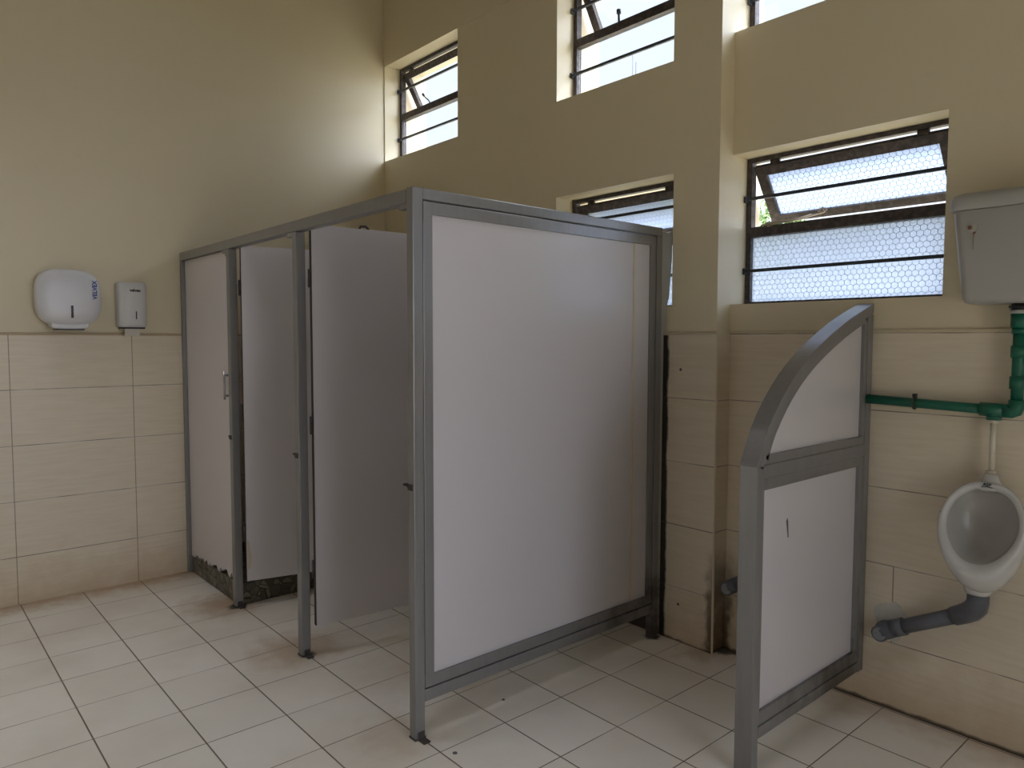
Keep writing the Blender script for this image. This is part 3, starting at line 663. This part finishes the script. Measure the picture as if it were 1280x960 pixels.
# ------------------------------------------------------------------ outside
b = MB(); b.box((-30, -40, -.6), (45, 60, -.35)); tag(b.build('ground', M['ground']), kind='structure')
tr = empty('tree', (-1.7, 7.0, -.35), 'leafy green tree outside the gap of the lower right window', 'tree')
b = MB(); b.tube([(-1.7,7,-.35), (-1.66,7,.6), (-1.75,7.05,1.6), (-1.6,7,2.6), (-1.5,7,3.2)], [.16,.13,.11,.07,.03], 12); b.tube([(-1.72,7.03,1.3), (-2.1,6.9,2.0), (-2.4,6.8,2.7)], [.07,.05,.02], 8); b.tube([(-1.7,7.03,1.5), (-1.3,7.2,2.1), (-.95,7.3,2.6)], [.07,.05,.02], 8)
sub(b, 'trunk', M['bark'], tr)
b = MB(); rnd = random.Random(5)
clumps = [(rnd.uniform(-2.7, -.75), rnd.uniform(6.3, 7.7), rnd.uniform(1.7, 3.3), rnd.uniform(.3, .5)) for _ in range(26)]
clumps += [(-1.15, 7.0, 3.25, .34), (-1.02, 6.9, 2.95, .30), (-1.4, 7.1, 3.45, .32), (-1.2, 6.8, 2.7, .34)]
for (x, y, z, r) in clumps:
    for _ in range(110):
        d = Vector((rnd.gauss(0,1), rnd.gauss(0,1), rnd.gauss(0,1))).normalized()*r*rnd.uniform(.55, 1)
        c = Vector((x, y, z)) + d; u = Vector((rnd.gauss(0,1), rnd.gauss(0,1), rnd.gauss(0,1))).normalized(); w = u.cross(Vector((rnd.gauss(0,1), rnd.gauss(0,1), 1))).normalized()
        l = rnd.uniform(.05, .09)
        b.add([c - u*l, c + w*l*.4 , c + u*l, c - w*l*.4], [(0,1,2,3)])
sub(b, 'foliage', M['leaf'], tr)
am = empty('antenna_mast', (-4.41, 8, -.35), 'thin twin antenna poles far outside the upper middle window', 'antenna')
for x, z in ((-4.415, 6.78), (-4.335, 6.64)):
    b = MB(); b.cyl((x, 8, -.35), (x, 8, z), .011, 8); sub(b, 'pole', M['bar'], am)

# ------------------------------------------------------------------ light: overcast sky through every opening
W = bpy.data.worlds.new('sky'); S.world = W; W.use_nodes = True; t = W.node_tree; t.nodes.clear()
def wn(ty): return t.nodes.new(ty)
o = wn('ShaderNodeOutputWorld'); bg = wn('ShaderNodeBackground'); tc = wn('ShaderNodeTexCoord'); sx = wn('ShaderNodeSeparateXYZ'); mr = wn('ShaderNodeMapRange'); mx = wn('ShaderNodeMix'); mx.data_type = 'RGBA'
t.links.new(tc.outputs['Generated'], sx.inputs[0]); t.links.new(sx.outputs[2], mr.inputs[0])
mr.inputs[1].default_value = .40; mr.inputs[2].default_value = .85; mr.interpolation_type = 'SMOOTHSTEP'
nz = wn('ShaderNodeTexNoise'); nz.inputs['Scale'].default_value = 2.2; nz.inputs['Detail'].default_value = 4; t.links.new(tc.outputs['Generated'], nz.inputs['Vector'])
t.links.new(mr.outputs[0], mx.inputs[0]); mx.inputs[6].default_value = (.52, .57, .65, 1); mx.inputs[7].default_value = (7.3, 7.6, 8.6, 1)
cm = wn('ShaderNodeMix'); cm.data_type = 'RGBA'; cm.blend_type = 'MULTIPLY'; cm.inputs[0].default_value = .35
cr = wn('ShaderNodeMapRange'); cr.inputs[1].default_value = .3; cr.inputs[2].default_value = .6; cr.inputs[3].default_value = .8; cr.inputs[4].default_value = 1.1
t.links.new(nz.outputs['Fac'], cr.inputs[0]); t.links.new(mx.outputs[2], cm.inputs[6]); t.links.new(cr.outputs[0], cm.inputs[7])
vt = wn('ShaderNodeVectorMath'); vt.operation = 'DOT_PRODUCT'; vt.inputs[1].default_value = Vector((.78, .52, .34)).normalized(); t.links.new(tc.outputs['Generated'], vt.inputs[0])
vm = wn('ShaderNodeMath'); vm.operation = 'MAXIMUM'; vm.inputs[1].default_value = 0; t.links.new(vt.outputs['Value'], vm.inputs[0])
vp = wn('ShaderNodeMath'); vp.operation = 'POWER'; vp.inputs[1].default_value = 4; t.links.new(vm.outputs[0], vp.inputs[0])
gl = wn('ShaderNodeMix'); gl.data_type = 'RGBA'; gl.inputs[6].default_value = (0, 0, 0, 1); gl.inputs[7].default_value = (3.5, 3.72, 4.3, 1); gl.clamp_factor = True; t.links.new(vp.outputs[0], gl.inputs[0])
ad = wn('ShaderNodeMix'); ad.data_type = 'RGBA'; ad.blend_type = 'ADD'; ad.inputs[0].default_value = 1; t.links.new(cm.outputs[2], ad.inputs[6]); t.links.new(gl.outputs[2], ad.inputs[7])
t.links.new(ad.outputs[2], bg.inputs[0]); bg.inputs[1].default_value = 1.0; t.links.new(bg.outputs[0], o.inputs[0])

def portal(c, sx_, sy_, d):
    l = bpy.data.lights.new('daylight_portal', 'AREA'); l.shape = 'RECTANGLE'; l.size = sx_; l.size_y = sy_; l.cycles.is_portal = True
    q = bpy.data.objects.new('daylight_portal', l); COL.objects.link(q); q.location = c
    q.rotation_euler = Vector(d).to_track_quat('-Z', 'Z' if abs(d[2]) < .5 else 'Y').to_euler()
for h in HL + HR: portal(((h[0]+h[1])/2, YB+.22, (h[2]+h[3])/2), h[1]-h[0]+.2, h[3]-h[2]+.3, (0, -1, 0))
for h in HF: portal(((h[0]+h[1])/2, YF-.26, (h[2]+h[3])/2), h[1]-h[0], h[3]-h[2], (0, 1, 0))
for k in SKY: portal(((k[0]+k[1])/2, (SY0+SY1)/2, ZC+SH+.01), k[1]-k[0], SY1-SY0, (0, 0, -1))
for h in HS: portal((XR+.26, (h[0]+h[1])/2, (h[2]+h[3])/2), h[1]-h[0], h[3]-h[2], (-1, 0, 0))

# ------------------------------------------------------------------ camera
cam = bpy.data.cameras.new('camera'); co = bpy.data.objects.new('camera', cam); COL.objects.link(co)
cam.sensor_fit = 'HORIZONTAL'; cam.sensor_width = 36; cam.lens = 36*906.9/1280; cam.clip_start = .02
RC = Matrix([[0.658534, -0.046748, 0.751098], [0.752548, 0.038119, -0.657433], [0.002103, 0.998179, 0.060283]])
co.matrix_world = Matrix.Translation([4.63369, -2.92318, 1.43005]) @ RC.to_4x4()
S.camera = co
S.view_settings.view_transform = 'Standard'; S.view_settings.look = 'None'; S.view_settings.gamma = 1; S.view_settings.use_curve_mapping = False
S.view_settings.exposure = 1.17
S.cycles.use_denoising = True; S.cycles.caustics_reflective = False; S.cycles.caustics_refractive = False
S.cycles.max_bounces = 14; S.cycles.diffuse_bounces = 8; S.cycles.transparent_max_bounces = 16; S.cycles.sample_clamp_indirect = 6
